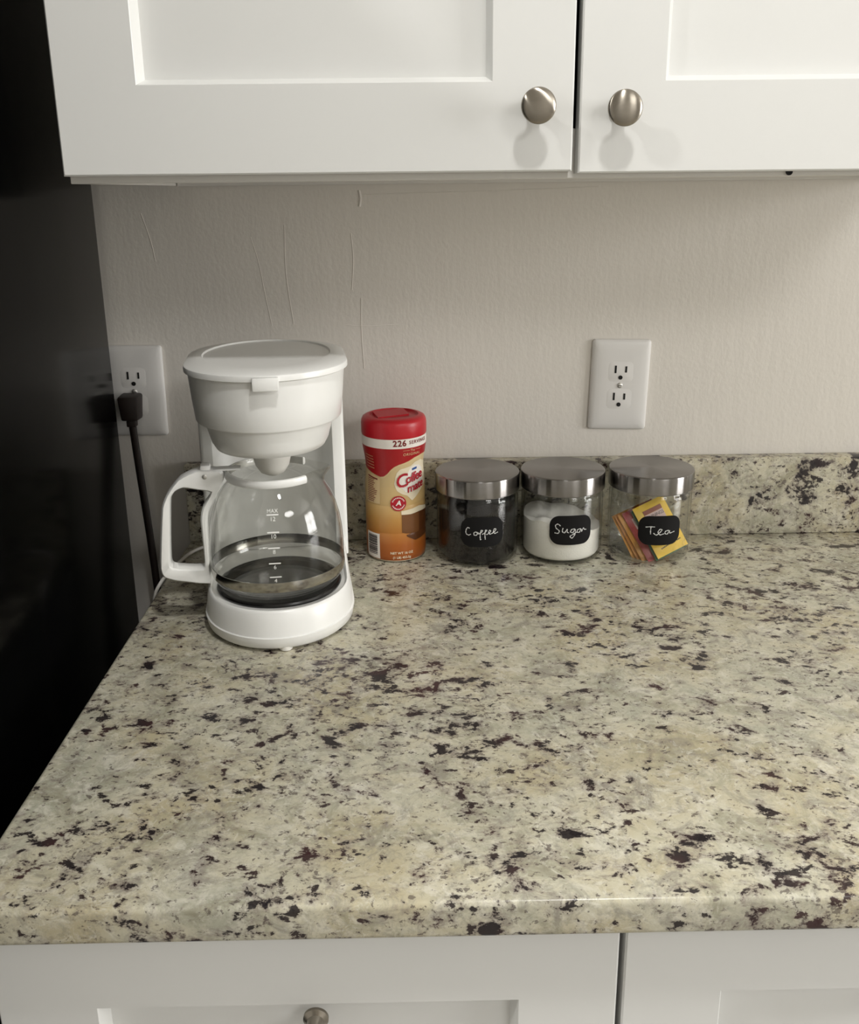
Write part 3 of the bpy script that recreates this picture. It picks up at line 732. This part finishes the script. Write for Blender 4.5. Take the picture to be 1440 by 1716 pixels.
# tea packets
def packet_mat(name, c): return pbr(name, lin(c), .38, bump=(120, .25, 3))
YEL = packet_mat('packet_yellow', (236, 196, 60)); GRN = packet_mat('packet_green', (40, 96, 62)); RDP = packet_mat('packet_red', (170, 60, 62)); ORG = packet_mat('packet_orange', (214, 150, 60)); ORG2 = packet_mat('packet_amber', (196, 128, 44)); PINKP = pbr('packet_pale', lin((214, 186, 180)), .4); BRN = pbr('packet_brown', lin((138, 66, 36)), .4)
UPV = Vector((-.42, .40, .81)).normalized(); RG = Vector((.93, .30, .16)); RG = (RG-UPV*RG.dot(UPV)).normalized(); NV = RG.cross(UPV)
def packet(label, mat, ctr, tilt=0., yaw=0., detail=False, w_=.0218, h_=.0325):
    t = thing('tea_packet', label, 'tea packet', ctr, 0, 'tea packets in the right canister')
    rm = Matrix((RG, UPV, NV)).transposed()
    t.rotation_euler = (rm @ Matrix.Rotation(yaw, 3, 'Y') @ Matrix.Rotation(tilt, 3, 'Z')).to_euler()
    nx, ny = 12, 16; vs, fs = [], []
    def th(x, y): 
        a = 1-abs(x/w_)**4; b_ = smooth(h_, h_*.80, abs(y)); return .0002+.0017*a*b_
    for s in (1, -1):
        for i in range(nx+1):
            for j in range(ny+1):
                x = -w_+2*w_*i/nx; y = -h_+2*h_*j/ny; vs.append((x, y, s*th(x, y)))
    N_ = (nx+1)*(ny+1); m = ny+1
    for i in range(nx):
        for j in range(ny):
            q = [i*m+j, (i+1)*m+j, (i+1)*m+j+1, i*m+j+1]; fs.append(q); fs.append([N_+k for k in q[::-1]])
    per = [i*m for i in range(nx+1)] + [nx*m+j for j in range(1, ny+1)] + [i*m+ny for i in range(nx-1, -1, -1)] + [j for j in range(ny-1, 0, -1)]
    for a, b_ in zip(per, per[1:]+per[:1]): fs.append([b_, a, N_+a, N_+b_])
    env = obj('envelope', (vs, fs), mat, t, 50)
    if detail:
        obj('brown_band', box(-.0125, .0130, .0192, .0244, .0005, .00225), BRN, env)
        obj('pale_panel', box(-.0125, .0130, .0040, .0190, .0005, .00230), PINKP, env)
        g = place2(text_geo('TWININGS', .0054, 0, .95), 0, .0150)
        obj('name_lettering', ([(x, y, .0024) for x, y, _ in g[0]], g[1]), INK, env)
        g = join_geo(*[([(x0, -.0245+.0002*q, 0), (x0+.0016, -.0245+.0002*q, 0), (x0+.0016, -.0232+.0002*q, 0), (x0, -.0232+.0002*q, 0)], [[0, 1, 2, 3]]) for q, x0 in enumerate([-.013, -.0108, -.0088, -.0066, -.0044, -.0022, .0, .010, .012, .014])])
        obj('flavour_lettering', ([(x, y, .0022) for x, y, _ in g[0]], g[1]), INK, env)
    else:
        obj('printed_band', box(-.0150, .0150, .008, .0220, .0004, .00225), PINKP if mat is RDP else BRN, env)
    return t
c0 = Vector((.2725, -.0895, .0375))
packet('yellow tea packet at the front inside the right canister', YEL, c0, 0, 0, True)
def back(k, left, upq=0.): return c0 - NV*k - RG*left + UPV*upq
packet('green tea packet peeking out behind the yellow one', GRN, back(.0042, .0012, -.0015))
packet('red tea packet behind the green one in the right canister', RDP, back(.0086, .0095, .0012), .03)
packet('light orange tea packet between the red and amber ones', ORG, back(.0128, .0140, .0015), .02)
packet('amber tea packet leaning at the left of the packet pile', ORG2, back(.0170, .0165, .0022), .0)
packet('pale orange tea packet furthest back against the jar', ORG, back(.0212, .0185, .0030), -.02)
